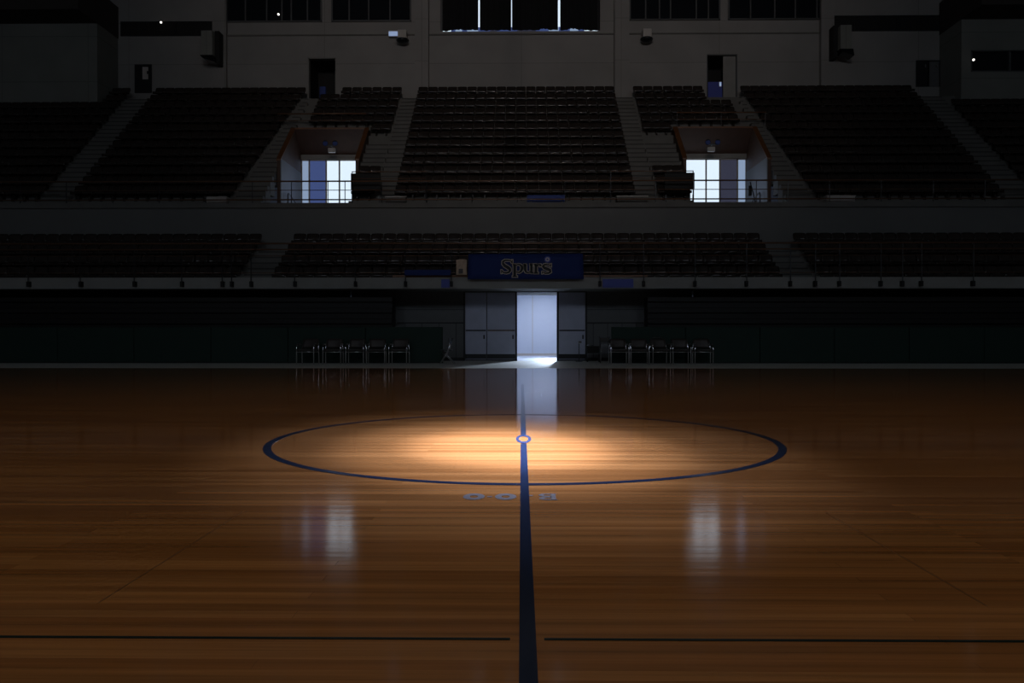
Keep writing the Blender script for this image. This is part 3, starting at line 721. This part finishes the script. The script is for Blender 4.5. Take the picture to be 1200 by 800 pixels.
# ---- arm chairs
def make_chair():
    t = empty('arm_chair', (0, 0, 0), '-', 'chair', 'chrome-framed chairs before the green padding')
    MB().chamfer(-.24, .24, -.22, .22, .41, .47, .02).build('seat', M['chair'], t)
    g = [[(u*.24, .20+v*.10-.03*(1-u*u)*0-.04*u*u, .50+v*.29-.012*abs(u)**4*v) for u in (-1, -.7, -.35, 0, .35, .7, 1)] for v in (0, .25, .5, .75, 1)]
    MB().sheet(g, .035).build('backrest', M['chair'], t, True)
    for s in (-1, 1):
        x = s*.275
        MB().tube([(x, -.22, .0), (x, -.22, .52), (x, -.19, .58)], .016, 10).build('leg', M['chrome'], t, True)
        MB().tube([(x, .24, .0), (x, .22, .45), (s*.25, .26, .62), (s*.245, .30, .76)], .016, 10).build('leg', M['chrome'], t, True)
        ar = MB().tube([(x, -.19, .58), (x, -.14, .605), (x, .12, .605), (s*.26, .25, .59)], .016, 10).build('arm_tube', M['chrome'], t, True)
        MB().chamfer(x-.026, x+.026, -.16, .12, .605, .635, .01).build('armrest_pad', M['chair'], ar)
    MB().tube([(-.275, -.18, .38), (.275, -.18, .38)], .012, 8).tube([(-.275, .2, .38), (.275, .2, .38)], .012, 8).build('cross_bar', M['chrome'], t, True)
    return t
ch = make_chair()
cl = [(360, -6), (390, 3), (416.5, 1), (441, 4), (467.5, -3)]; cr_ = [(725, 2), (748.7, -2), (773, 5), (797, -1), (823, -3)]
ordn = {0: 'leftmost', 1: 'second from the left', 2: 'middle one', 3: 'fourth from the left', 4: 'rightmost'}
for k, (px_, rz) in enumerate(cl+cr_):
    c_ = ch if k == 0 else copy_tree(ch)
    c_.location = (X(px_, 24.75), 24.75+random.uniform(-.04, .04), 0); c_.rotation_euler.z = R(rz)
    c_['label'] = 'black chrome-armed chair, %s of the five chairs %s of the doorway' % (ordn[k % 5], 'left' if k < 5 else 'right')
# silver cloth over the middle right chair's back
o = MB().tube([(-.16, 0, .015), (-.08, -.01, .035), (0, 0, .03), (.1, .01, .035), (.17, 0, .01)], [.008, .018, .014, .018, .008], 8).build('rolled_strap', M['chrome']); o.location = (X(773, 24.7)-.02, 25.03, .80)
tag(o, 'pale rolled strap lying on the backrest of a chair right of the doorway', 'strap')

# folding chair seen side-on by the left end of the padding
t = empty('folding_chair', (X(524, 25.0), 25.0, 0), 'thin silver folding chair standing at the left of the doorway', 'chair')
for s in (-.2, .2):
    MB().tube([(-.22, s, 0), (.04, s, .42), (.16, s, .80)], .012).build('leg', M['chrome'], t, True)
    MB().tube([(.24, s, 0), (-.16, s, .43)], .012).build('leg', M['chrome'], t, True)
MB().chamfer(-.2, .16, -.2, .2, .42, .45, .01).build('seat', M['railm'], t)
MB().chamfer(.10, .13, -.2, .2, .56, .8, .008).xf(Matrix.Rotation(R(-4), 4, 'Y')).build('backrest', M['chair'], t)
# equipment right of the doorway
t = empty('pole_stand', (X(678.5, 27.2), 27.2, 0), 'thin black pole stand with a silver head right of the doorway', 'stand')
MB().tube([(0, 0, 0), (0, 0, .02)], .12, 16).build('base', M['railm'], t); MB().tube([(0, 0, .02), (0, 0, .62)], .014).build('pole', M['railm'], t)
MB().chamfer(-.03, .08, -.05, .05, .62, .70, .02).build('head', M['chrome'], t)
t = empty('equipment_cart', (X(695, 26.9), 26.9, 0), 'low black equipment cart with metal odds on top right of the doorway', 'cart')
MB().chamfer(-.24, .24, -.2, .2, .30, .54, .03).build('bin', M['dark'], t)
for sx in (-.2, .2):
    for sy in (-.16, .16):
        lg = MB().tube([(sx, sy, .06), (sx, sy, .31)], .015).build('leg', M['railm'], t); MB().tube([(sx-.015, sy, .04), (sx+.015, sy, .04)], .04, 12).build('caster', M['dark'], lg)
MB().tube([(-.22, -.05, .56), (-.1, -.08, .58), (.0, -.05, .555)], .016).build('tray_handle', M['chrome'], t, True)
t = empty('folding_chair', (X(709, 25.6), 25.75, 0), 'dark folded chair leaning at the right end of the grey wall', 'chair')
for s in (-.16, .16): MB().tube([(s, -.16, 0), (s, .05, .85)], .014).build('leg', M['railm'], t, True)
for s in (-.13, .13): MB().tube([(s, -.05, 0), (s, .0, .7)], .012).build('leg', M['chrome'], t, True)
MB().chamfer(-.15, .15, -.10, -.06, .3, .62, .01).xf(Matrix.Rotation(R(-10), 4, 'X')).build('seat', M['railm'], t); MB().chamfer(-.16, .16, -.0, .03, .68, .82, .01).build('backrest', M['chair'], t)

# ---- fixtures on the back wall
for word, pxc in (('left', 472), ('right', 757)):
    y = 39.95; t = empty('wall_camera', (X(pxc, y), y, Z(44, y)), 'pale boxy wall unit with black dome, %s side of the centre stand' % word, 'wall fixture', 'wall units beside the centre stand')
    MB().chamfer(-.22, .22, -.25, .35, -.10, .30, .03).build('housing', M['pale'], t)
    MB().tube([(0, 0, -.10), (0, 0, -.16), (0, 0, -.26), (0, 0, -.33)], [.30, .33, .26, .12], 18).build('dome', M['lens'], t, True)
y = 40.0
t = empty('wall_light', (X(461, y), y, Z(39.5, y)), 'small pale blue lit lamp left of the boxy wall unit', 'wall light')
MB().chamfer(-.25, .25, .0, .3, -.14, .16, .02).build('housing', M['pale'], t); MB().chamfer(-.23, .23, -.03, .0, -.13, .10, .012).build('lit_cover', M['bluelamp'], t)
for word, a, b, ya, yb, s in (('left', 237, 250, 37, 66, 1), ('right', 980, 993, 34, 62, -1)):
    y = 39.4; t = empty('wall_speaker', ((X(a, y)+X(b, y))/2, y, Z(yb, y)), 'tall pale loudspeaker cabinet on the wall by the %s high windows' % word, 'speaker', 'tall wall loudspeakers')
    w2 = (X(b, y)-X(a, y))/2; hh = Z(ya, y)-Z(yb, y)
    MB().chamfer(-w2, w2, -.25, .4, 0, hh, .02).build('cabinet', M['sidewall'], t)
    MB().prism([(-w2-.05, 0), (w2+.05, 0), (w2+.1, -.32), (-w2+.1, -.15)], 'y', -.3, .35).build('horn', M['lens'], t)
    MB().box(w2 if s > 0 else -w2-.22, w2+.22 if s > 0 else -w2, .1, .88, -.3, hh+.1).build('dark_side', M['dark'], t)  # dark side of the cabinet, built as a black slab
    MB().box(-.2, .2, .38, .88, .3, .4).build('mount', M['railm'], t)
for lab, px_, py_, y in (('tiny glint built as a lit dot in the left high window', 326, 16.5, 40.18), ('tiny glint built as a lit dot under the dark left soffit', 187.5, 25.2, 40.2), ('tiny glint built as a lit dot in the right control room window', 1136, 73, 38.2)):
    t = empty('glint_dot', (X(px_, y), y, Z(py_, y)), lab, 'lamp')  # window glints built as small glowing dots
    MB().tube([(0, .0, 0), (0, .06, 0)], .06, 12).build('glint_base', M['pale'], t)
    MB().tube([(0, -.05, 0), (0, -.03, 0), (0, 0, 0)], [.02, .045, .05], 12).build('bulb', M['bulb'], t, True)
# spotlight body high above the court
t = empty('court_spotlight', LAMP, 'black ceiling spotlight hung high above the centre circle', 'spotlight')
MB().tube([(0, 0, 0), (0, 0, .1), (0, 0, .45)], [.24, .22, .12], 20, cap=False).build('reflector', M['railm'], t, True)
MB().tube([(0, 0, .45), (0, 0, ZC-LAMP[2])], .03).build('hanging_rod', M['railm'], t)
MB().tube([(0, 0, .2), (0, 0, .22)], .15, 16).build('lamp_glass', M['bulbw'], t)
